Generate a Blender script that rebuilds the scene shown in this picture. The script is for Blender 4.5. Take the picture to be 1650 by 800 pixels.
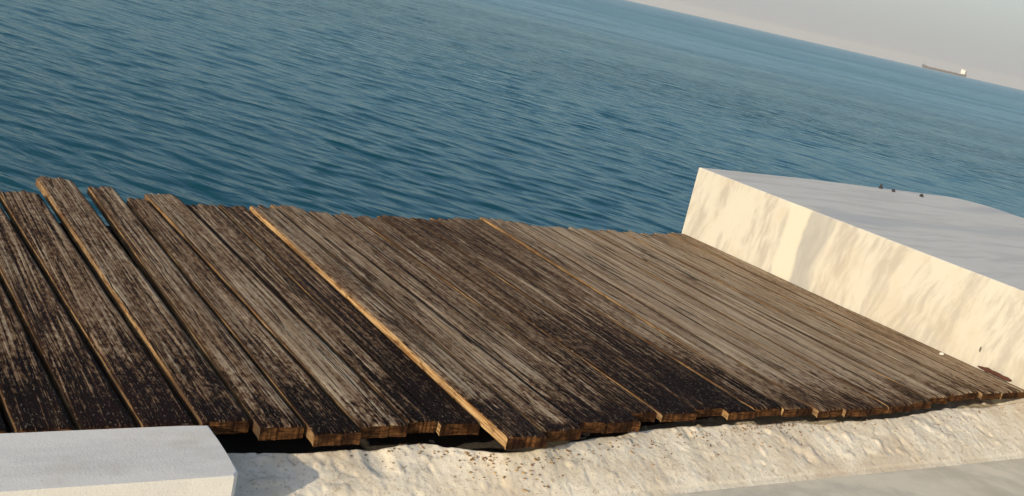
import bpy, bmesh, math, random
import numpy as np
from mathutils import Vector, Matrix

for o in list(bpy.data.objects): bpy.data.objects.remove(o)
SC = bpy.context.scene
COL = SC.collection
H = 1.25                      # camera height above the deck, metres
SEA = -1.15                   # sea level
random.seed(7); RNG = np.random.default_rng(7)

# ------------------------------------------------------------------ camera
AZ = math.radians(34.77); PITCH = math.radians(13.84); ROLL = math.radians(12.79)
fwd = Vector((math.sin(AZ)*math.cos(PITCH), math.cos(AZ)*math.cos(PITCH), -math.sin(PITCH)))
rgt = Vector((math.cos(AZ), -math.sin(AZ), 0)); upv = rgt.cross(fwd)
cx = math.cos(ROLL)*rgt + math.sin(ROLL)*upv
cy = -math.sin(ROLL)*rgt + math.cos(ROLL)*upv
cd = bpy.data.cameras.new('camera'); cam = bpy.data.objects.new('camera', cd); COL.objects.link(cam)
cd.sensor_width = 36; cd.lens = 36*1750/1650; cd.clip_start = 0.05; cd.clip_end = 90000
M = Matrix((cx, cy, -fwd)).transposed().to_4x4(); M.translation = (0, 0, H); cam.matrix_world = M
SC.camera = cam

# ------------------------------------------------------------------ sky and sun
SUN_EL = math.radians(16.5); SUN_FRONT = math.radians(24)      # low sun from the left, a little from behind the camera
to_sun = Vector((-math.cos(SUN_FRONT)*math.cos(SUN_EL), -math.sin(SUN_FRONT)*math.cos(SUN_EL), math.sin(SUN_EL)))
W = bpy.data.worlds.new('World'); SC.world = W; W.use_nodes = True
wt = W.node_tree; wt.nodes.clear()
sky = wt.nodes.new('ShaderNodeTexSky'); sky.sky_type = 'NISHITA'; sky.sun_disc = False
sky.sun_elevation = SUN_EL; sky.sun_rotation = math.atan2(to_sun.x, to_sun.y)
sky.air_density = 1.0; sky.dust_density = 2.0; sky.ozone_density = 1.0; sky.altitude = 0
hsv = wt.nodes.new('ShaderNodeHueSaturation'); hsv.inputs['Saturation'].default_value = 1.0
bg = wt.nodes.new('ShaderNodeBackground'); bg.inputs['Strength'].default_value = 0.14
wo = wt.nodes.new('ShaderNodeOutputWorld')
veil = wt.nodes.new('ShaderNodeMix'); veil.data_type = 'RGBA'; wc = wt.nodes.new('ShaderNodeTexCoord'); ws = wt.nodes.new('ShaderNodeSeparateXYZ'); wr = wt.nodes.new('ShaderNodeMapRange')   # haze: thick at the horizon, thin overhead
veil.inputs[7].default_value = (2.9, 3.05, 3.2, 1)
for k_, v_ in (('From Min', .0), ('From Max', .24), ('To Min', .9), ('To Max', .10)): wr.inputs[k_].default_value = v_
wt.links.new(wc.outputs['Generated'], ws.inputs[0]); wt.links.new(ws.outputs[2], wr.inputs['Value']); wt.links.new(wr.outputs[0], veil.inputs[0])
wt.links.new(sky.outputs[0], hsv.inputs['Color']); wt.links.new(hsv.outputs[0], veil.inputs[6]); wt.links.new(veil.outputs[2], bg.inputs[0]); wt.links.new(bg.outputs[0], wo.inputs[0])
sl = bpy.data.lights.new('sun', 'SUN'); sl.energy = 3.35; sl.angle = math.radians(0.6); sl.color = (1.0, 0.84, 0.58)
so = bpy.data.objects.new('sun', sl); COL.objects.link(so); so.rotation_euler = to_sun.to_track_quat('Z', 'Y').to_euler()
so.location = (-6, -3, 6)

# ------------------------------------------------------------------ colour management
SC.render.engine = 'CYCLES'
vs = SC.view_settings; vs.view_transform = 'Standard'; vs.look = 'None'; vs.exposure = 0.2; vs.gamma = 1.0
vs.use_curve_mapping = False

# ------------------------------------------------------------------ helpers
def link(name, me, parent=None, mats=()):
    o = bpy.data.objects.new(name, me); COL.objects.link(o)
    if me is not None:
        for m in mats: me.materials.append(m)
    if parent: o.parent = parent
    return o
def tag(o, label=None, cat=None, group=None, kind=None):
    if label: o['label'] = label
    if cat: o['category'] = cat
    if group: o['group'] = group
    if kind: o['kind'] = kind
    return o
def pyd(name, v, f, smooth=False):
    me = bpy.data.meshes.new(name); me.from_pydata([tuple(map(float, p)) for p in v], [], f); me.update()
    if smooth: me.polygons.foreach_set('use_smooth', [True]*len(me.polygons))
    return me
def grid_mesh(name, P, smooth=True):
    """P: (n, m, 3) array -> quad sheet"""
    n, m = P.shape[:2]
    idx = np.arange(n*m).reshape(n, m)
    q = np.stack([idx[:-1, :-1], idx[1:, :-1], idx[1:, 1:], idx[:-1, 1:]], -1).reshape(-1, 4)
    me = bpy.data.meshes.new(name)
    me.vertices.add(n*m); me.vertices.foreach_set('co', P.reshape(-1).astype(np.float32))
    me.loops.add(q.size); me.loops.foreach_set('vertex_index', q.reshape(-1).astype(np.int32))
    me.polygons.add(len(q)); me.polygons.foreach_set('loop_start', np.arange(0, q.size, 4, dtype=np.int32))
    me.polygons.foreach_set('loop_total', np.full(len(q), 4, np.int32))
    me.polygons.foreach_set('use_smooth', np.full(len(q), smooth))
    me.update(calc_edges=True); me.validate()
    return me
def bm_mesh(name, bm):
    me = bpy.data.meshes.new(name); bm.normal_update(); bm.to_mesh(me); bm.free(); return me
def _hash(ix, iy, s):
    n = (ix.astype(np.int64)*374761393 + iy.astype(np.int64)*668265263 + s*1442695041) & 0x7fffffff
    n = ((n ^ (n >> 13))*1274126177) & 0x7fffffff
    return ((n ^ (n >> 16)) & 0xffff)/65535.0
def vnoise(x, y, s=0):
    x = np.asarray(x, float); y = np.asarray(y, float)
    x, y = np.broadcast_arrays(x, y)
    ix = np.floor(x); iy = np.floor(y); fx = x-ix; fy = y-iy
    fx = fx*fx*(3-2*fx); fy = fy*fy*(3-2*fy)
    a = _hash(ix, iy, s); b = _hash(ix+1, iy, s); c = _hash(ix, iy+1, s); d = _hash(ix+1, iy+1, s)
    return (a*(1-fx)+b*fx)*(1-fy)+(c*(1-fx)+d*fx)*fy
def fbm(x, y, s=0, o=4):
    t = 0; a = .5
    for k in range(o):
        t = t + a*(vnoise(x*2**k, y*2**k, s+k*17)-.5); a *= .55
    return t

class NT:
    """small node-tree helper"""
    def __init__(self, name):
        self.m = bpy.data.materials.new(name); self.m.use_nodes = True
        self.t = self.m.node_tree; self.t.nodes.clear()
        self.out = self.n('ShaderNodeOutputMaterial'); self.p = self.n('ShaderNodeBsdfPrincipled')
        self.t.links.new(self.p.outputs[0], self.out.inputs['Surface'])
    def n(self, kind, **kw):
        nd = self.t.nodes.new(kind)
        for k, v in kw.items(): setattr(nd, k, v)
        return nd
    def put(self, sock, v):
        if hasattr(v, 'is_output'): self.t.links.new(v, sock)
        elif v is not None: sock.default_value = v
    def pos(self): return self.n('ShaderNodeNewGeometry').outputs['Position']
    def obj(self): return self.n('ShaderNodeTexCoord').outputs['Object']
    def rnd(self): return self.n('ShaderNodeObjectInfo').outputs['Random']
    def math(self, op, a, b=None, c=None, clamp=False):
        nd = self.n('ShaderNodeMath', operation=op, use_clamp=clamp)
        self.put(nd.inputs[0], a)
        if b is not None: self.put(nd.inputs[1], b)
        if c is not None: self.put(nd.inputs[2], c)
        return nd.outputs[0]
    def vmath(self, op, a, b):
        nd = self.n('ShaderNodeVectorMath', operation=op); self.put(nd.inputs[0], a); self.put(nd.inputs[1], b); return nd.outputs[0]
    def comb(self, x, y, z):
        nd = self.n('ShaderNodeCombineXYZ'); [self.put(nd.inputs[i], v) for i, v in enumerate((x, y, z))]; return nd.outputs[0]
    def sep(self, v):
        nd = self.n('ShaderNodeSeparateXYZ'); self.put(nd.inputs[0], v); return nd.outputs
    def noise(self, vec, scale=1.0, detail=4, rough=.55, dist=0.0, color=False, lac=2.0):
        nd = self.n('ShaderNodeTexNoise'); self.put(nd.inputs['Vector'], vec)
        self.put(nd.inputs['Scale'], scale); nd.inputs['Detail'].default_value = detail
        nd.inputs['Roughness'].default_value = rough; nd.inputs['Distortion'].default_value = dist
        nd.inputs['Lacunarity'].default_value = lac
        return nd.outputs['Color' if color else 'Fac']
    def voro(self, vec, scale, feature='F1'):
        nd = self.n('ShaderNodeTexVoronoi', feature=feature); self.put(nd.inputs['Vector'], vec); self.put(nd.inputs['Scale'], scale)
        return nd.outputs['Distance']
    def ramp(self, f, lo, hi, a=0.0, b=1.0, smooth=True):
        nd = self.n('ShaderNodeMapRange', interpolation_type='SMOOTHSTEP' if smooth else 'LINEAR')
        for k, v in zip(('Value', 'From Min', 'From Max', 'To Min', 'To Max'), (f, lo, hi, a, b)): self.put(nd.inputs[k], v)
        return nd.outputs[0]
    def mix(self, f, a, b, blend='MIX'):
        nd = self.n('ShaderNodeMix', data_type='RGBA', blend_type=blend)
        self.put(nd.inputs[0], f)
        for i, v in ((6, a), (7, b)):
            self.put(nd.inputs[i], (*v, 1) if isinstance(v, tuple) and len(v) == 3 else v)
        return nd.outputs[2]
    def bump(self, h, strength=.5, dist=.01, normal=None):
        nd = self.n('ShaderNodeBump'); nd.inputs['Strength'].default_value = strength; self.put(nd.inputs['Distance'], dist)
        self.put(nd.inputs['Height'], h)
        if normal is not None: self.put(nd.inputs['Normal'], normal)
        return nd.outputs[0]
    def done(self, color=None, rough=None, normal=None, spec=None):
        for k, v in (('Base Color', color), ('Roughness', rough), ('Normal', normal), ('Specular IOR Level', spec)):
            if isinstance(v, tuple) and len(v) == 3: v = (*v, 1)
            if v is not None: self.put(self.p.inputs[k], v)
        return self.m

def plain(name, col, rough=.7):
    n = NT(name); v = n.noise(n.obj(), 9, 4)
    return n.done(n.mix(n.ramp(v, .3, .7), tuple(c*.75 for c in col), tuple(min(1, c*1.15) for c in col)), rough)

# ------------------------------------------------------------------ materials
def wood_top(n_bump=1.0):
    n = NT('weathered_plank_wood')
    P = n.pos(); x, y, z = n.sep(P); r = n.rnd()
    off = n.comb(n.math('MULTIPLY', r, 37.0), n.math('MULTIPLY', r, 91.0), n.math('MULTIPLY', r, 53.0))
    Q = n.vmath('ADD', P, off)
    att = lambda nm: n.n('ShaderNodeAttribute', attribute_type='OBJECT', attribute_name=nm).outputs['Fac']
    wob = n.noise(n.vmath('MULTIPLY', Q, (3, 1.5, 3)), 1, 2)
    qx, qy, qz = n.sep(Q)
    gx = n.math('ADD', qx, n.math('MULTIPLY', wob, .014))
    G = n.comb(gx, qy, qz)
    g1 = n.noise(n.vmath('MULTIPLY', G, (135, 1.7, 20)), 1, 5, .65)
    g2 = n.noise(n.vmath('MULTIPLY', G, (300, 7., 40)), 1, 3, .6)
    fleck = n.noise(n.vmath('MULTIPLY', G, (190, 60., 60)), 1, 3, .65)
    speck = n.noise(n.vmath('MULTIPLY', Q, (85, 30, 30)), 1, 4, .65)
    mott = n.noise(n.vmath('MULTIPLY', Q, (15, 4.5, 5)), 1, 5, .65, .5)
    big = n.noise(n.vmath('MULTIPLY', P, (1.8, 1.3, 1)), 1, 4, .55)
    # each board has its own ageing: how stained it is, and how far the soaked black rot has crept from its quay end
    soak = n.ramp(n.math('ADD', y, n.math('ADD', n.math('MULTIPLY', n.math('SUBTRACT', mott, .5), .9), n.math('MULTIPLY', n.math('SUBTRACT', speck, .5), .5))), 2.30, att('rot_reach'), .50, 0)
    s = n.math('ADD', n.math('ADD', soak, att('stain')), n.math('MULTIPLY', n.math('SUBTRACT', big, .5), .45))
    calm = n.ramp(att('stain'), -.22, 0.0, .66, 1.0)
    var = n.math('ADD', n.math('MULTIPLY', n.math('SUBTRACT', mott, .5), .60), n.math('MULTIPLY', n.math('SUBTRACT', speck, .5), .85))
    g = n.math('ADD', n.math('MULTIPLY', n.math('SUBTRACT', g1, .5), 2.5), n.math('MULTIPLY', n.math('SUBTRACT', g2, .5), .5))
    val = n.math('SUBTRACT', n.math('ADD', n.math('MULTIPLY', n.math('ADD', g, var), calm), .385), s)
    tone = n.noise(n.vmath('MULTIPLY', G, (40, 2.2, 9)), 1, 3)
    tan = n.mix(n.ramp(tone, .35, .68), (.32, .23, .15), (.47, .385, .28))
    mid = n.mix(n.ramp(speck, .4, .62), (.105, .054, .030), (.18, .115, .066))
    dark = n.mix(n.ramp(big, .4, .6), (.0075, .0042, .0038), (.014, .0075, .007))
    c = n.mix(n.ramp(val, -.06, .30), dark, mid)
    c = n.mix(n.ramp(val, .22, .74), c, tan)
    ck = n.math('ABSOLUTE', n.math('SUBTRACT', n.noise(n.vmath('MULTIPLY', G, (16, .45, 4)), 1, 3, .5), .5))
    crack = n.ramp(ck, .004, .011, 1, 0)
    c = n.mix(n.math('MULTIPLY', crack, .85), c, (.012, .007, .006))
    seam = n.n('ShaderNodeAttribute', attribute_type='GEOMETRY', attribute_name='seam').outputs['Fac']
    c = n.mix(n.math('MULTIPLY', n.ramp(n.math('ADD', seam, n.math('MULTIPLY', n.math('SUBTRACT', speck, .5), 1.2)), .15, .7), n.ramp(att('bare'), .3, .6, .85, .2)), c, (.020, .011, .008))
    fl = n.math('MULTIPLY', n.ramp(fleck, .59, .70), n.ramp(s, 0, .4, .35, .5))
    c = n.mix(fl, c, (.38, .31, .24))
    hgt = n.math('ADD', n.math('MULTIPLY', g1, .75), n.math('ADD', n.math('MULTIPLY', g2, .22), n.math('ADD', n.math('MULTIPLY', fleck, .20), n.math('MULTIPLY', speck, .25))))
    hgt = n.math('SUBTRACT', hgt, n.math('MULTIPLY', crack, .5))
    nb = n.bump(hgt, n_bump, .006)
    return n.done(c, n.ramp(val, 0, .5, .8, .92), nb, .06)

def wood_side():
    n = NT('bare_plank_edge_wood')
    P = n.pos(); r = n.rnd()
    Q = n.vmath('ADD', P, n.comb(n.math('MULTIPLY', r, 11.0), n.math('MULTIPLY', r, 29.0), 0.0))
    g = n.noise(n.vmath('MULTIPLY', Q, (60, 5, 160)), 1, 4, .6)
    m = n.noise(n.vmath('MULTIPLY', Q, (6, 2.5, 6)), 1, 4)
    c = n.mix(n.ramp(g, .32, .66), (.22, .105, .036), (.54, .37, .19))
    bare = n.n('ShaderNodeAttribute', attribute_type='OBJECT', attribute_name='bare').outputs['Fac']
    fresh = n.math('MAXIMUM', bare, n.ramp(n.math('ADD', n.sep(P)[1], n.math('MULTIPLY', m, .3)), 2.45, 2.75, .75, 0))     # broken fresh near the quay end
    k = n.math('ADD', n.math('SUBTRACT', 1.0, fresh), n.math('MULTIPLY', n.math('SUBTRACT', m, .5), 3.2), clamp=True)
    c = n.mix(k, c, (.085, .055, .035))
    chip = n.noise(n.vmath('MULTIPLY', Q, (30, 14, 70)), 1, 4, .65)
    c = n.mix(n.ramp(chip, .53, .63, 0, .85), c, (.11, .05, .022))
    return n.done(c, .85, n.bump(g, .9, .006), .08)

def wood_end():
    n = NT('end_grain_wood')
    P = n.pos(); r = n.rnd()
    Q = n.vmath('ADD', P, n.comb(n.math('MULTIPLY', r, 11.0), 0.0, n.math('MULTIPLY', r, 29.0)))
    g = n.noise(n.vmath('MULTIPLY', Q, (30, 20, 190)), 1, 4, .6)
    m = n.noise(n.vmath('MULTIPLY', Q, (14, 6, 14)), 1, 4)
    c = n.mix(n.ramp(g, .3, .7), (.030, .012, .006), (.15, .070, .027))
    c = n.mix(n.ramp(m, .45, .62), c, (.028, .013, .007))
    return n.done(c, .85, n.bump(g, .9, .008), .06)

def marble(name, warm=(.57, .55, .495), grey=(.40, .375, .34), bands=.8, vec=(1.0, 9, 2.2), base=.0, gouge=None):
    n = NT(name); P = n.pos()
    warp = n.noise(n.vmath('MULTIPLY', P, (1.2, 1.2, 1.5)), 1, 3, .5, 0, True)
    Q = n.vmath('ADD', P, n.vmath('MULTIPLY', n.vmath('SUBTRACT', warp, (.5, .5, .5)), (.4, .24, .4)))
    qx, qy, qz = n.sep(Q); Q = n.comb(qx, n.math('ADD', qy, n.math('MULTIPLY', qz, .16)), qz)
    b1 = n.noise(n.vmath('MULTIPLY', Q, vec), 1, 4, .6)
    b2 = n.noise(n.vmath('MULTIPLY', Q, tuple(a*4.2 for a in vec)), 1, 4, .6)
    spk = n.noise(P, 170, 3, .6)
    cl = n.noise(P, 4.5, 4, .55); broad = n.noise(n.vmath('MULTIPLY', Q, (.35, 2.3, .35)), 1, 3, .5)
    v = n.math('ADD', n.math('MULTIPLY', b1, .66), n.math('MULTIPLY', b2, .34))
    c = n.mix(n.ramp(v, .45+base, .62+base, 0, bands), warm, grey)
    c = n.mix(n.ramp(broad, .51, .60, 0, .85*bands), c, (.33, .335, .345))
    c = n.mix(n.ramp(cl, .48, .72, 0, .35), c, (.50, .43, .33))
    c = n.mix(n.ramp(spk, .62, .74, 0, .4), c, (.30, .28, .25))
    if gouge:
        nz = n.sep(n.n('ShaderNodeNewGeometry').outputs['Normal'])[2]     # upward faces paler: extra sky light painted into the colour
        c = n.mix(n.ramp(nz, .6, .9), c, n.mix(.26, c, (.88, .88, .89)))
        x, y, z = n.sep(P)                                       # a band of clean white crystal in the side
        d0 = n.math('ABSOLUTE', n.math('SUBTRACT', n.math('ADD', y, n.math('MULTIPLY', n.math('SUBTRACT', cl, .5), .08)), 3.135*H))
        c = n.mix(n.math('MULTIPLY', n.ramp(d0, .055, .085, .8, 0), n.ramp(x, 3.63*H, 3.70*H, 1, 0)), c, (.66, .625, .54))
        for g, rad in gouge:
            d = n.n('ShaderNodeVectorMath', operation='LENGTH'); n.put(d.inputs[0], n.vmath('MULTIPLY', n.vmath('SUBTRACT', P, g), (1, 2.2, .8)))
            c = n.mix(n.ramp(n.math('ADD', d.outputs['Value'], n.math('MULTIPLY', cl, .01)), rad*.6, rad, 1, 0), c, (.10, .08, .06))
    nb = n.bump(n.math('ADD', n.math('MULTIPLY', spk, .35), n.math('MULTIPLY', cl, 1.2)), .35, .006)
    return n.done(c, .62, nb, .35)

def mortar():
    n = NT('lime_mortar')
    P = n.pos()
    a = n.noise(P, 9, 6, .65); b = n.noise(P, 55, 5, .65); s = n.voro(P, 85); s2 = n.voro(P, 30)
    c = n.mix(n.ramp(a, .35, .68), (.66, .59, .475), (.77, .72, .62))
    c = n.mix(n.ramp(b, .54, .68, 0, .7), c, (.42, .33, .23))
    c = n.mix(n.ramp(n.math('ADD', s, n.math('MULTIPLY', b, .3)), .24, .34, .8, 0), c, (.26, .19, .13))
    c = n.mix(n.ramp(n.noise(P, 2.6, 4, .6), .52, .66, 0, .45), c, (.50, .40, .29))
    hh = n.math('ADD', n.math('MULTIPLY', a, .8), n.math('ADD', n.math('MULTIPLY', b, .5), n.math('MULTIPLY', n.ramp(s2, 0, .5), .25)))
    return n.done(c, .92, n.bump(hh, .45, .010), .1)

def concrete():
    n = NT('quay_concrete'); P = n.pos()
    a = n.noise(P, 2.5, 6, .6); b = n.noise(P, 60, 4, .6)
    c = n.mix(n.ramp(a, .35, .7), (.07, .06, .05), (.16, .145, .125))
    c = n.mix(n.ramp(b, .55, .75, 0, .5), c, (.10, .09, .08))
    wet = n.ramp(n.sep(P)[2], SEA-.1, SEA+.45, 1, 0)
    c = n.mix(wet, c, (.03, .035, .022))
    return n.done(c, .85, n.bump(b, .5, .008))

def water():
    n = NT('sea_water'); P = n.pos()
    x, y, z = n.sep(P)
    # waves too fine for the mesh, and those beyond it; crests slanted as in the near water
    rot = n.n('ShaderNodeVectorRotate', rotation_type='Z_AXIS'); n.put(rot.inputs['Vector'], P); rot.inputs['Angle'].default_value = math.radians(-33)
    R = rot.outputs[0]
    gust = n.noise(n.vmath('MULTIPLY', R, (.012, .004, 1)), 1, 4, .6)
    patch = n.noise(n.vmath('MULTIPLY', R, (.10, .05, 1)), 1, 4, .6)
    w0 = n.noise(n.vmath('MULTIPLY', R, (.22, .07, 1)), 1, 4, .6, .3)
    w1 = n.noise(n.vmath('MULTIPLY', R, (2.4, .7, 1)), 1, 3, .5, .3)
    w2 = n.noise(n.vmath('MULTIPLY', R, (5.5, 1.6, 1)), 1, 3, .5, .3)
    d = n.math('SQRT', n.math('ADD', n.math('MULTIPLY', x, x), n.math('MULTIPLY', y, y)))
    dw = n.math('ADD', d, n.math('MULTIPLY', n.math('SUBTRACT', patch, .5), 60.0))
    wind = n.ramp(dw, 48, 95)                       # open water beyond the lee of the quay is wind-ruffled
    h0 = n.math('MULTIPLY', w0, n.math('MULTIPLY', wind, .35))
    h1 = n.math('MULTIPLY', w1, n.math('MULTIPLY', n.ramp(d, 14, 40), .11))
    h2 = n.math('MULTIPLY', w2, .034)
    hh = n.math('MULTIPLY', n.math('ADD', h1, h2), n.ramp(n.math('ADD', n.math('MULTIPLY', gust, .4), n.math('MULTIPLY', patch, .6)), .38, .62, .55, 1.25))
    nb = n.bump(n.math('ADD', hh, h0), 1.0, 1.0)
    rg = n.math('ADD', n.ramp(d, 8, 50, .05, .10), n.math('MULTIPLY', wind, n.ramp(gust, .3, .7, .07, .13)))
    # deep teal body under a softened sky reflection
    gl = n.n('ShaderNodeBsdfGlossy'); n.put(gl.inputs['Color'], (.72, .93, 1.0, 1)); n.put(gl.inputs['Roughness'], rg); n.put(gl.inputs['Normal'], nb)
    fr = n.n('ShaderNodeFresnel'); fr.inputs['IOR'].default_value = 1.333; n.put(fr.inputs['Normal'], nb)
    mx = n.n('ShaderNodeMixShader'); n.put(mx.inputs[0], n.math('MULTIPLY', fr.outputs[0], .76))
    n.t.links.new(n.p.outputs[0], mx.inputs[1]); n.t.links.new(gl.outputs[0], mx.inputs[2]); n.t.links.new(mx.outputs[0], n.out.inputs['Surface'])
    return n.done((.002, .047, .068), 1.0, nb, 0.0)

M_TOP, M_SIDE, M_END = wood_top(), wood_side(), wood_end()
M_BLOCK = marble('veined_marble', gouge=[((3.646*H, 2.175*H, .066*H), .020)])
M_SLAB = marble('grey_marble', warm=(.76, .75, .72), grey=(.62, .62, .61), bands=.7, vec=(1.5, 5, 2))
M_PAVE = marble('paving_marble', warm=(.74, .68, .56), grey=(.56, .52, .43), bands=.9, vec=(2.2, 2.6, 2))
M_MORT, M_CONC, M_SEA = mortar(), concrete(), water()
M_RUST = plain('rusted_metal', (.085, .028, .014), .85)
M_IRON = plain('dark_iron', (.03, .026, .024), .7)
M_JOIST = plain('dark_joist_wood', (.05, .032, .02), .85)

# ------------------------------------------------------------------ sea: one sheet to the horizon
def sea():
    # fan about the camera foot; fine in front, coarse behind
    aa = np.concatenate([np.linspace(-180, -25, 60)[:-1], np.linspace(-25, 95, 760)[:-1], np.linspace(95, 180, 34)])
    ang = np.radians(aa)
    rr = np.concatenate([[2.6], np.geomspace(3.0, 60, 900), np.geomspace(61, 6500, 110)])
    R, A = np.meshgrid(rr, ang, indexing='ij')
    X = R*np.sin(A); Y = R*np.cos(A); Z = np.zeros_like(X)
    dr = np.gradient(rr)[:, None]; da = np.gradient(ang)[None, :]*R
    sp = np.maximum(dr, np.abs(da)*.8)
    rng = np.random.default_rng(3)
    K = 84
    lam = np.exp(rng.uniform(math.log(.13), math.log(1.7), K))
    th = math.radians(33) + rng.normal(0, .34, K)             # travel direction, 0 = +X
    ph = rng.uniform(0, 2*math.pi, K)
    slope = .0185*np.exp(-((np.log(lam/.36))/.85)**2)           # each train's steepness
    gx = .75 + .7*vnoise(X*.16, Y*.10, 5)*1.0
    for l, t, p, s in zip(lam, th, ph, slope):
        k = 2*math.pi/l; a = s/k
        w = np.clip((l/sp-3.0)/3.0, 0, 1)
        c = k*(X*math.cos(t)+Y*math.sin(t))+p
        Z += w*a*(np.sin(c)+.18*np.sin(2*c+.6))
    Z *= gx
    P = np.stack([X, Y, Z+SEA], -1)
    o = link('sea', grid_mesh('sea', P[::-1]), None, [M_SEA]); tag(o, kind='structure')
sea()

# ------------------------------------------------------------------ quay, pavement, mortar bed
prof = [(-14, -.172), (4.42, -.172), (4.42, -4.2), (-14, -4.2)]
v = [(-16, y, z) for y, z in prof] + [(11.2, y, z) for y, z in prof]
f = [(0, 1, 2, 3), (7, 6, 5, 4)] + [(i, i+4, (i+1) % 4+4, (i+1) % 4) for i in range(4)]
quay = link('quay', pyd('quay', v, f), None, [M_CONC]); tag(quay, kind='structure')
bmq = bmesh.new(); bmq.from_mesh(quay.data); bmesh.ops.recalc_face_normals(bmq, faces=bmq.faces); bmq.to_mesh(quay.data); bmq.free()

def rbox(x0, x1, y0, y1, z0, z1, bev=.006, seg=2, org=None):
    bm = bmesh.new(); bmesh.ops.create_cube(bm, size=1)
    c = ((x0+x1)/2, (y0+y1)/2, (z0+z1)/2); org = org or (0, 0, 0)
    for q in bm.verts:
        q.co = Vector((c[0]+q.co.x*(x1-x0)-org[0], c[1]+q.co.y*(y1-y0)-org[1], c[2]+q.co.z*(z1-z0)-org[2]))
    if bev: bmesh.ops.bevel(bm, geom=list(bm.edges), offset=bev, segments=seg, affect='EDGES', profile=.5)
    return bm
def worn(outl, step=.03, amp=.0016, seed=1):
    """resample an outline and nick it, so cut stone edges are not ruler-straight"""
    out = []; r = random.Random(seed)
    for (ax, ay), (bx_, by_) in zip(outl, outl[1:]+outl[:1]):
        L = math.hypot(bx_-ax, by_-ay); n = max(1, int(L/step)); nx, ny_ = (by_-ay)/L, -(bx_-ax)/L
        for k in range(n):
            t = k/n; w = 0 if k == 0 else amp*(r.uniform(-1, .3)+(-3*r.random() if r.random() < .07 else 0))
            out.append((ax+(bx_-ax)*t+nx*w, ay+(by_-ay)*t+ny_*w))
    return out

PAVE_Z = -.12*H; EDGE_Y = 1.742*H
pave = link('pavement', pyd('pavement', [(-16, -14, -.168), (11.2, -14, -.168), (11.2, EDGE_Y, -.168), (-16, EDGE_Y, -.168)], [(0, 1, 2, 3)]), None, [M_MORT])
tag(pave, kind='structure')
yy = EDGE_Y-.012
row = 0
while yy > -5:
    d = .62; xx = -6.2+(row % 2)*1.15 + .35
    while xx < 10.5:
        o = link('paving_slab', bm_mesh('paving_slab', rbox(xx+.004, xx+2.62-.004, yy-d+.004, yy-.004, -.164, PAVE_Z+random.uniform(-.002, .001), .004)), pave, [M_PAVE])
        xx += 2.62
    yy -= d; row += 1

def mortar_bed():
    xs = np.linspace(.60*H, 3.72*H, 900); ys = np.linspace(1.715*H, 2.10*H, 130)
    X, Y = np.meshgrid(xs, ys, indexing='ij')
    u = X/H
    ridge = np.interp(u, [.6, .9, 1.1, 1.4, 1.9, 2.6, 3.2, 3.7], [-.052, -.052, -.049, -.046, -.045, -.042, -.039, -.036])*H
    yr = np.interp(u, [.6, .82, 1.22, 1.38, 1.50, 1.6, 1.9, 2.3, 2.7, 3.1, 3.7], [1.925, 1.925, 1.915, 1.85, 1.85, 1.875, 1.915, 1.905, 1.88, 1.92, 1.94])+.03*fbm(X*5, X*0, 71, 3)
    zf = PAVE_Z-.002+.010*np.clip((Y/H-1.727)/.02, -.6, 1)
    t = np.clip((Y/H-1.742)/(yr-1.742), 0, 1)
    Z = zf+(ridge-zf)*(.75*t+.25*np.sin(t*math.pi/2))
    back = np.clip((Y/H-yr)/.06, 0, 1); Z = Z-np.interp(u, [.6, 1.9, 2.4, 3.7], [.095, .095, .07, .06])*H*back*back*(3-2*back)
    n1 = fbm(X*3.2, Y*4.5, 2, 4); n2 = fbm(X*13, Y*16, 9, 4); n3 = fbm(X*60, Y*60, 23, 3)
    env = .25+.75*np.clip(t*3, 0, 1)
    Z += env*(.011*n1+.006*n2+.003*n3)
    lump = np.clip(vnoise(X*22, Y*26, 77)-.72, 0, 1); Z += env*lump*.022
    pit = np.clip(vnoise(X*26+5, Y*26, 99)-.78, 0, 1); Z -= env*pit*.026
    # broken hollow beside the coping slab and a notch knocked out further along
    def dip(cx_, cy_, rx, ry, depth):
        d = ((X/H-cx_)/rx)**2+((Y/H-cy_)/ry)**2
        return depth*np.exp(-d*d)
    Z -= dip(1.085, 1.885, .030, .045, .012)
    Z -= dip(.98, 1.775, .10, .022, .008)
    Z = np.minimum(Z, np.where(Y > 1.80*H, -.040, 0))
    P = np.stack([X, Y, Z], -1)
    o = link('mortar_bed', grid_mesh('mortar_bed', P.transpose(1, 0, 2)[:, ::-1]), None, [M_MORT]); tag(o, kind='structure')
    return xs, ys, Z
MX, MY, MZ = mortar_bed()
def mortar_z(x, y):
    i = int(np.clip(np.searchsorted(MX, x), 0, len(MX)-1)); j = int(np.clip(np.searchsorted(MY, y), 0, len(MY)-1)); return float(MZ[i, j])

# ------------------------------------------------------------------ coping slab, left foreground
def coping():
    bm = bmesh.new()
    x0, x1, y0, y1, z0, z1 = -1.4, .724*H, 1.744*H, 1.955*H, -.166, .004
    ch = .016
    outl = [(x0, y0), (x1-ch, y0), (x1, y0+ch*1.3), (x1, y1-.004), (x1-.004, y1), (x0, y1)]
    outl = worn(outl, .06, .0004, 3); n6 = len(outl)
    a = [bm.verts.new((x, y, z0)) for x, y in outl]; b = [bm.verts.new((x, y, z1)) for x, y in outl]
    bm.faces.new(a[::-1]); top = bm.faces.new(b)
    for i in range(n6): bm.faces.new((a[i], a[(i+1) % n6], b[(i+1) % n6], b[i]))
    bmesh.ops.bevel(bm, geom=list(top.edges), offset=.005, segments=2, affect='EDGES', profile=.5)
    o = link('coping_slab', bm_mesh('coping_slab', bm), None, [M_SLAB])
    tag(o, 'pale grey marble coping slab in the lower left corner, in front of the plank ends', 'slab')
coping()

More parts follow.
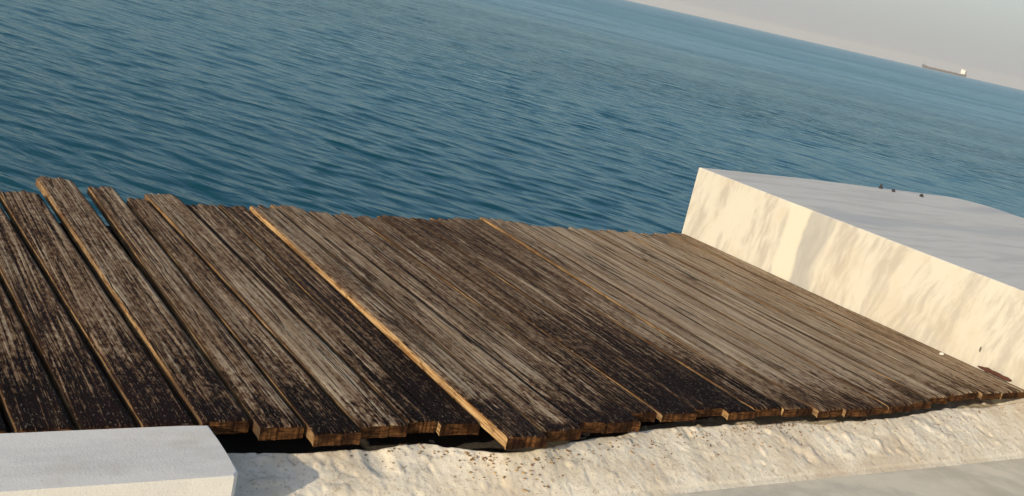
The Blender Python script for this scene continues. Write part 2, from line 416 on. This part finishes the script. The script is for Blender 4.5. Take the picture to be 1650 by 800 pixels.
# ------------------------------------------------------------------ big marble block, right
def block():
    top = .324*H
    pts = [(3.562, 3.765), (3.668, 1.75), (5.71, 1.75), (5.715, 3.58)]
    # rounded far right corner
    r = .22; c0 = (5.715-r, 3.585)
    arc = [(5.715-r+r*math.cos(a), 3.585+r*math.sin(a)) for a in np.radians(np.linspace(8, 90, 10))]
    outl = worn([(x*H, y*H) for x, y in pts+arc+[(4.4, 3.815)]], .06, .0006, 8)
    bm = bmesh.new()
    a = [bm.verts.new((x, y, -.166)) for x, y in outl]; b = [bm.verts.new((x, y, top)) for x, y in outl]
    n = len(outl)
    bm.faces.new(a[::-1]); tf = bm.faces.new(b)
    for i in range(n): bm.faces.new((a[i], a[(i+1) % n], b[(i+1) % n], b[i]))
    bmesh.ops.recalc_face_normals(bm, faces=bm.faces)
    geom = list(tf.edges)
    bmesh.ops.bevel(bm, geom=list(set(geom)), offset=.007, segments=3, affect='EDGES', profile=.5)
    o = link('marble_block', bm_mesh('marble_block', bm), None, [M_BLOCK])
    tag(o, 'large thick marble block with veined cream side rising beside the deck at right', 'block')
    for k, (x, y, hh, r_) in enumerate([(4.925, 3.79, .030, .010), (4.965, 3.735, .016, .009), (5.15, 3.69, .020, .010)]):
        bm = bmesh.new()
        bmesh.ops.create_cone(bm, cap_ends=True, segments=6, radius1=r_*1.5, radius2=r_*1.4, depth=.014, matrix=Matrix.Translation((0, 0, .006)))
        bmesh.ops.create_cone(bm, cap_ends=True, segments=10, radius1=r_*.8, radius2=r_*.65, depth=hh, matrix=Matrix.Translation((0, 0, hh/2)) @ Matrix.Rotation(.12*(k-1), 4, 'X'))
        s = link('bolt_stub', bm_mesh('bolt_stub', bm), o, [M_IRON]); s.location = (x*H, y*H, top)
block()

# ------------------------------------------------------------------ the plank deck
B = [(.240, .185), (.357, .300), (.472, .415), (.589, .525), (.702, .665), (.818, .828), (.926, .928), (1.041, 1.012), (1.168, 1.131),
     (1.250, 1.256), (1.360, 1.366), (1.475, 1.468), (1.600, 1.590), (1.695, 1.680), (1.812, 1.778), (1.905, 1.897), (2.030, 2.045),
     (2.145, 2.145), (2.255, 2.238), (2.364, 2.405), (2.488, 2.515), (2.600, 2.620), (2.706, 2.715), (2.811, 2.825), (2.925, 2.93),
     (3.055, 3.03), (3.170, 3.14), (3.280, 3.235), (3.378, 3.335), (3.487, 3.445), (3.650, 3.556)]
NY = [1.975, 1.975, 1.975, 1.972, 1.964, 1.935, 1.902, 1.922, 1.94, 1.928, 1.815, 1.845, 1.88, 1.885, 1.935, 1.912, 1.935, 1.912, 1.92, 1.91,
      1.895, 1.89, 1.895, 1.90, 1.915, 1.94, 1.955, 1.965, 1.955, 1.955]
FY = [3.66, 3.66, 3.61, 3.65, 3.84, 3.79, 3.665, 3.75, 3.66, 3.685, 3.64, 3.71, 3.66, 3.665, 3.66, 3.695, 3.69, 3.70, 3.73, 3.765,
      3.72, 3.71, 3.705, 3.715, 3.71, 3.72, 3.71, 3.70, 3.73, 3.755]
GAP = [22, 22, 22, 20, 23, 17, 15, 13, 14, 10, 6, 8, 7, 5, 8, 8, 7, 7, 8, 7, 6, 6, 5, 7, 5, 5, 6, 5, 5, 6]      # mm at each board's left side
RAISE = {3: (2, 4), 4: (6, 7), 5: (3, 2), 7: (1, 3), 8: (-2, -2), 9: (-7, -5), 10: (13, 10), 11: (11, 7), 12: (7, 4), 15: (4, 0), 19: (0, 5), 20: (0, 4)}   # near, far mm
LTILT = {4: 3, 10: 6, 19: 2, 5: 2, 7: 1, 11: -1}                        # left edge lifted, mm
STAIN = [(.12, 3.3), (.12, 3.3), (.12, 3.3), (.10, 3.2), (.03, 3.0), (.0, 2.8), (.06, 3.1), (-.08, 2.65), (.07, 3.0), (.20, 3.5), (-.05, 2.7), (-.10, 2.6),
         (-.06, 2.7), (.0, 2.9), (.07, 3.3), (.14, 3.5), (.10, 3.4), (.12, 3.45), (.02, 3.15), (-.16, 2.9), (-.20, 2.85), (-.23, 2.8), (-.22, 2.8), (-.23, 2.78),
         (-.22, 2.76), (-.23, 2.72), (-.21, 2.7), (-.21, 2.64), (-.19, 2.6), (-.14, 2.55)]       # per board: staining, how far (y, m) the rot has crept
TH = .034                                                        # boards by the right block are thinner stock
deck = tag(link('wooden_deck', None), 'weathered plank deck with gaps between uneven boards, reaching out over the sea', 'deck')
deck.location = (2.4, 3.5, 0); DL = Vector(deck.location)

def plank(i, nl, nr, fl, fr, ny, fy, rz0, rz1, lt, seed):
    nt, ns = 26, 84
    x0n, x1n, x0f, x1f = nl, nr, fl, fr
    s = np.concatenate([[0, .003, .007], np.linspace(.014, .986, ns-6), [.993, .997, 1.0]]); ns_ = len(s)
    t = np.linspace(0, 1, nt); t[1] = .012; t[-2] = .988
    S, T = np.meshgrid(s, t, indexing='ij')
    L = fy-ny
    xl = x0n+(x0f-x0n)*S; xr = x1n+(x1f-x1n)*S
    wl = (.005 if i == 10 else .0016)*fbm(S*9, S*0+seed, 3, 4)*2+.004*fbm(S*2, S*0+seed, 6, 2)
    wr = .0022*fbm(S*9, S*0+seed+40, 3, 4)*2+.004*fbm(S*2, S*0+seed+70, 6, 2)
    xl = xl+wl; xr = xr+wr
    X = xl+(xr-xl)*T
    # torn ends: saw cut softened at the near end, splintered at the sea end
    yn = ny+.016*fbm(T*3, T*0+seed, 31, 3)+.008*fbm(T*14, T*0+seed, 32, 2)
    yf = fy+.105*fbm(T*4, T*0+seed, 33, 4)+.022*fbm(T*18, T*0+seed, 35, 2)-.010*np.abs(T-.5)*2
    Y = yn+(yf-yn)*S
    Z = (rz0+(rz1-rz0)*S)/1000. + lt/1000.*(1-T)*(1-.4*S)
    Z = Z + .0035*fbm(S*1.6, S*0+seed, 41, 2)                                # long warp
    Z = Z - .0022*(2*T-1)**2*np.sin(S*3+seed)                                # cupping
    Z = Z + .0030*fbm(T*9, S*2.0+seed*3, 43, 3) + .0018*fbm(T*26, S*5+seed, 47, 2)   # grain ridges
    ed = np.minimum(T, 1-T)*(xr-xl)
    Z = Z - np.where(T < .5, .0016 if i > 16 else .0034, .0040)*np.clip(1-ed/.005, 0, 1)**2*(1+.8*fbm(S*14, T*0+seed, 51, 3))
    # bites out of the edges
    bite = np.clip(vnoise(S*26, np.round(T)*7+seed, 57)-.80, 0, 1)*5
    Z = Z - .006*bite*np.clip(1-ed/.010, 0, 1)
    ee = np.minimum(S, 1-S)*L
    Z = Z - .004*np.clip(1-ee/.012, 0, 1)**2 - .006*np.clip(1-(1-S)*L/.05, 0, 1)*np.clip(.5+2*fbm(T*6, T*0+seed, 61, 2), 0, 1)
    C = np.array([(nl+nr+fl+fr)/4, (ny+fy)/2, 0.])
    vt = np.stack([X, Y, Z], -1)
    base = Z.mean(1, keepdims=True)-(TH if i < 15 or i > 90 else .027)
    ring = [vt]
    def side(kx, fz, j, inset):
        xx = X[:, j:j+1]+kx; yy_ = Y[:, j:j+1]; zz = Z[:, j:j+1]*(1-fz)+base*fz
        return np.stack([xx+inset, yy_, zz], -1)
    ring.append(side(0, .5, nt-1, .0008))
    ring.append(np.stack([X, Y+.004*np.sign(S-.5)*fbm(T*7, S*0+seed, 83, 2)*((S < .002) | (S > .998)), base+0*X], -1)[:, ::-1])
    ring.append(side(0, .5, 0, -.0008))
    V = np.concatenate(ring, 1)-C; m = V.shape[1]
    faces, mi, sm = [], [], []
    for a in range(ns_-1):
        for b in range(m):
            b2 = (b+1) % m
            faces.append((a*m+b, a*m+b2, (a+1)*m+b2, (a+1)*m+b))
            top = b < nt-1
            mi.append(0 if top else 1); sm.append(top)
    for a in (0, (ns_-1)*m):                                     # end grain, from top edge to bottom edge
        for b in range(nt-1):
            faces.append((a+b, a+b+1, a+2*nt-b-1, a+2*nt-b)); mi.append(2); sm.append(False)
        faces.append((a, a+2*nt, a+2*nt+1)); faces.append((a+nt-1, a+nt, a+nt+1)); mi += [2, 2]; sm += [False, False]
    me = pyd('plank', V.reshape(-1, 3), faces)
    for mm in (M_TOP, M_SIDE, M_END): me.materials.append(mm)
    me.polygons.foreach_set('material_index', mi); me.polygons.foreach_set('use_smooth', sm)
    ev = np.zeros((ns_, m)); ev[:, :nt] = np.clip(1-ed/.007, 0, 1)          # grime packed along the board's edges
    at = me.attributes.new('seam', 'FLOAT', 'POINT'); at.data.foreach_set('value', ev.reshape(-1).astype(np.float32))
    bm = bmesh.new(); bm.from_mesh(me); bmesh.ops.recalc_face_normals(bm, faces=bm.faces); bm.to_mesh(me); bm.free()
    o = link('plank', me, deck); o.location = Vector(C)-DL
    return o
pr = random.Random(11)
for i in range(len(B)-1):
    (nl, fl), (nr, fr) = B[i], B[i+1]
    g = GAP[i]/1000.; gr = .0015
    if i == 4: fr -= .028                                        # the long board narrows and leaves a slot at its tip
    r0, r1 = RAISE.get(i, (pr.uniform(-1.2, 1.2), pr.uniform(-1.2, 1.2)))
    o = plank(i, nl*H+g*.7, nr*H-gr, fl*H+g, fr*H-gr, NY[i]*H, FY[i]*H, r0, r1, LTILT.get(i, pr.uniform(-2, .3)-(1.2 if i > 16 else 0)), 3.7*i+1)
    o['stain'] = STAIN[i][0]; o['rot_reach'] = STAIN[i][1]; o['bare'] = {4: .5, 10: .9, 19: .38, 3: .35, 5: .35, 7: .35, 11: .3}.get(i, .22 if i < 17 else .1)
    if i == 10: o['label'] = 'raised plank with a bright bare yellow left edge'
    if i == 4: o['label'] = 'longest plank, its pale tip jutting furthest over the water'
for i in range(12):                                              # boards carrying on past the left edge of the picture
    nr, fr = .240-.116*i, .185-.116*i
    o = plank(100+i, (nr-.116)*H+.014, nr*H-.0015, (fr-.116)*H+.014, fr*H-.0015, 1.975*H, (3.66+pr.uniform(-.04, .06))*H, pr.uniform(-2, 3), pr.uniform(-2, 3), pr.uniform(-1, 3), 200+3.1*i)
    o['stain'] = .11; o['rot_reach'] = 3.3; o['bare'] = .5
for y in (2.19, 2.80, 3.42):
    o = link('joist', bm_mesh('joist', rbox(-1.5, 3.55*H, y*H-.035, y*H+.035, -.171, -.047, .004, 1, tuple(DL))), deck, [M_JOIST])

# ------------------------------------------------------------------ loose bits
bm = bmesh.new(); rr = random.Random(5)
for k in range(330):
    u = rr.choice([rr.uniform(.95, 3.6), rr.gauss(1.36, .12), rr.gauss(2.25, .25)]); 
    if not .8 < u < 3.62: continue
    y = (np.interp(u, [.8, 1.2, 1.42, 1.7, 2.3, 3.1, 3.6], [1.90, 1.905, 1.815, 1.865, 1.905, 1.89, 1.93])-.006+rr.gauss(.0, .010)+(rr.uniform(-.06, .0) if rr.random() < .25 else 0))*H
    x = u*H; z = mortar_z(x, y)
    L, w, h = rr.uniform(.002, .007)*(2.2 if rr.random() < .12 else 1), rr.uniform(.0015, .004), rr.uniform(.0015, .004)
    Mx = Matrix.Translation((x, y, z+h*.4)) @ Matrix.Rotation(rr.uniform(0, 6.3), 4, 'Z') @ Matrix.Rotation(rr.uniform(-.4, .4), 4, 'X') @ Matrix.Diagonal((L, w, h, 1))
    bmesh.ops.create_cube(bm, size=1, matrix=Mx)
debris = link('wood_debris', bm_mesh('wood_debris', bm), None, [M_SIDE])
tag(debris, 'crumbs and splinters of rotten wood on the mortar below the plank ends', 'debris', kind='stuff')

def shard(name, loc, L, w, h, rz, mat, label, cat, seed):
    r2 = random.Random(seed); bm = bmesh.new()
    n = 9; rings = []
    for k in range(n):
        t = k/(n-1); s = math.sin(math.pi*(.08+.86*t))**.5
        ring = []
        for a in range(6):
            an = a*math.pi/3; ring.append(bm.verts.new((L*(t-.5), math.cos(an)*w/2*s*r2.uniform(.7, 1.2)+.004*math.sin(t*7), h/2+math.sin(an)*h/2*s*r2.uniform(.6, 1.2))))
        rings.append(ring)
    for a, b in zip(rings, rings[1:]):
        for q in range(6): bm.faces.new((a[q], a[(q+1) % 6], b[(q+1) % 6], b[q]))
    bm.faces.new(rings[0][::-1]); bm.faces.new(rings[-1])
    bmesh.ops.recalc_face_normals(bm, faces=bm.faces)
    o = link(name, bm_mesh(name, bm), None, [mat]); o.location = loc; o.rotation_euler = (0, 0, rz)
    tag(o, label, cat); return o
shard('rusty_strip', (3.632*H, 2.085*H, .001), .16, .030, .024, math.radians(95), M_RUST, 'rust red flaking strip lying along the foot of the marble block', 'scrap', 4)
shard('pebble', (3.572*H, 2.27*H, .004), .020, .015, .012, .5, M_SLAB, 'tiny white pebble on the last plank beside the marble block', 'pebble', 9)

# ------------------------------------------------------------------ cargo ship near the horizon
def ship():
    D = 4600.; az = AZ+math.radians(18.85)
    root = link('cargo_ship', None); tag(root, 'distant dark cargo ship with white bridge at its stern, on the horizon', 'ship')
    root.location = (D*math.sin(az), D*math.cos(az), SEA); root.rotation_euler = (0, 0, -az)
    Ls = 168.
    m_h = plain('ship_hull_paint', (.09, .078, .074), .6); m_w = plain('ship_white_paint', (.80, .80, .78), .5); m_d = plain('ship_deck_gear', (.16, .11, .09), .7)
    st = [(-.5, .2, 13.5), (-.47, 4, 13), (-.42, 9, 12), (-.36, 13, 8.0), (-.2, 14, 7.2), (.2, 14, 7.2), (.42, 14, 8), (.48, 12, 10), (.5, 9, 10)]
    v, f = [], []
    for u, w, h in st: v += [(u*Ls+(3 if u == -.5 else 0), -w*.6, -1), (u*Ls, -w, h), (u*Ls, w, h), (u*Ls+(3 if u == -.5 else 0), w*.6, -1)]
    for k in range(len(st)-1):
        a = 4*k; f += [(a+q, a+(q+1) % 4, a+4+(q+1) % 4, a+4+q) for q in range(4)]
    f += [(3, 2, 1, 0), tuple(len(v)-4+q for q in range(4))]
    link('hull', pyd('hull', v, f), root, [m_h])
    def bx(name, x0, x1, w, z0, z1, m, par=root):
        return link(name, bm_mesh(name, rbox(x0, x1, -w, w, z0, z1, .4, 1)), par, [m])
    sup = bx('bridge_house', .355*Ls, .455*Ls, 12.5, 8.8, 25, m_w)
    bx('bridge_wing', .358*Ls, .40*Ls, 15, 25.1, 28.5, m_w, sup)
    for k in range(4): bx('window_row', .353*Ls, .3545*Ls, 10.5, 11.5+k*3.6, 12.9+k*3.6, m_d, sup)
    bx('funnel', .462*Ls, .485*Ls, 3.4, 9.5, 24, m_d)
    bx('mast', .375*Ls, .381*Ls, .7, 28.6, 39, m_d); bx('foremast', -.462*Ls, -.455*Ls, .8, 12.5, 29, m_d)
    for k in range(6): bx('hatch', (-.37+.115*k)*Ls, (-.37+.115*k+.09)*Ls, 10, 7.0, 9.0, m_d)
    for k in range(3): bx('deck_crane', (-.26+.2*k)*Ls, (-.253+.2*k)*Ls, 1.1, 8.6, 15, m_d)
ship()

# ------------------------------------------------------------------ sea haze
def haze():
    n = bpy.data.materials.new('haze_air'); n.use_nodes = True; t = n.node_tree; t.nodes.clear()
    o = t.nodes.new('ShaderNodeOutputMaterial'); v = t.nodes.new('ShaderNodeVolumePrincipled')
    v.inputs['Color'].default_value = (.97, .95, .94, 1); v.inputs['Density'].default_value = HAZE; v.inputs['Anisotropy'].default_value = 0.0
    t.links.new(v.outputs[0], o.inputs['Volume'])
    o = link('haze', bm_mesh('haze', rbox(-7000, 7000, -7000, 7000, -5.5, 60, 0)), None, [n]); tag(o, kind='stuff')
    o['label'] = 'thin pale sea haze lying over the water'; o['category'] = 'haze'
HAZE = 1.15e-4
haze()
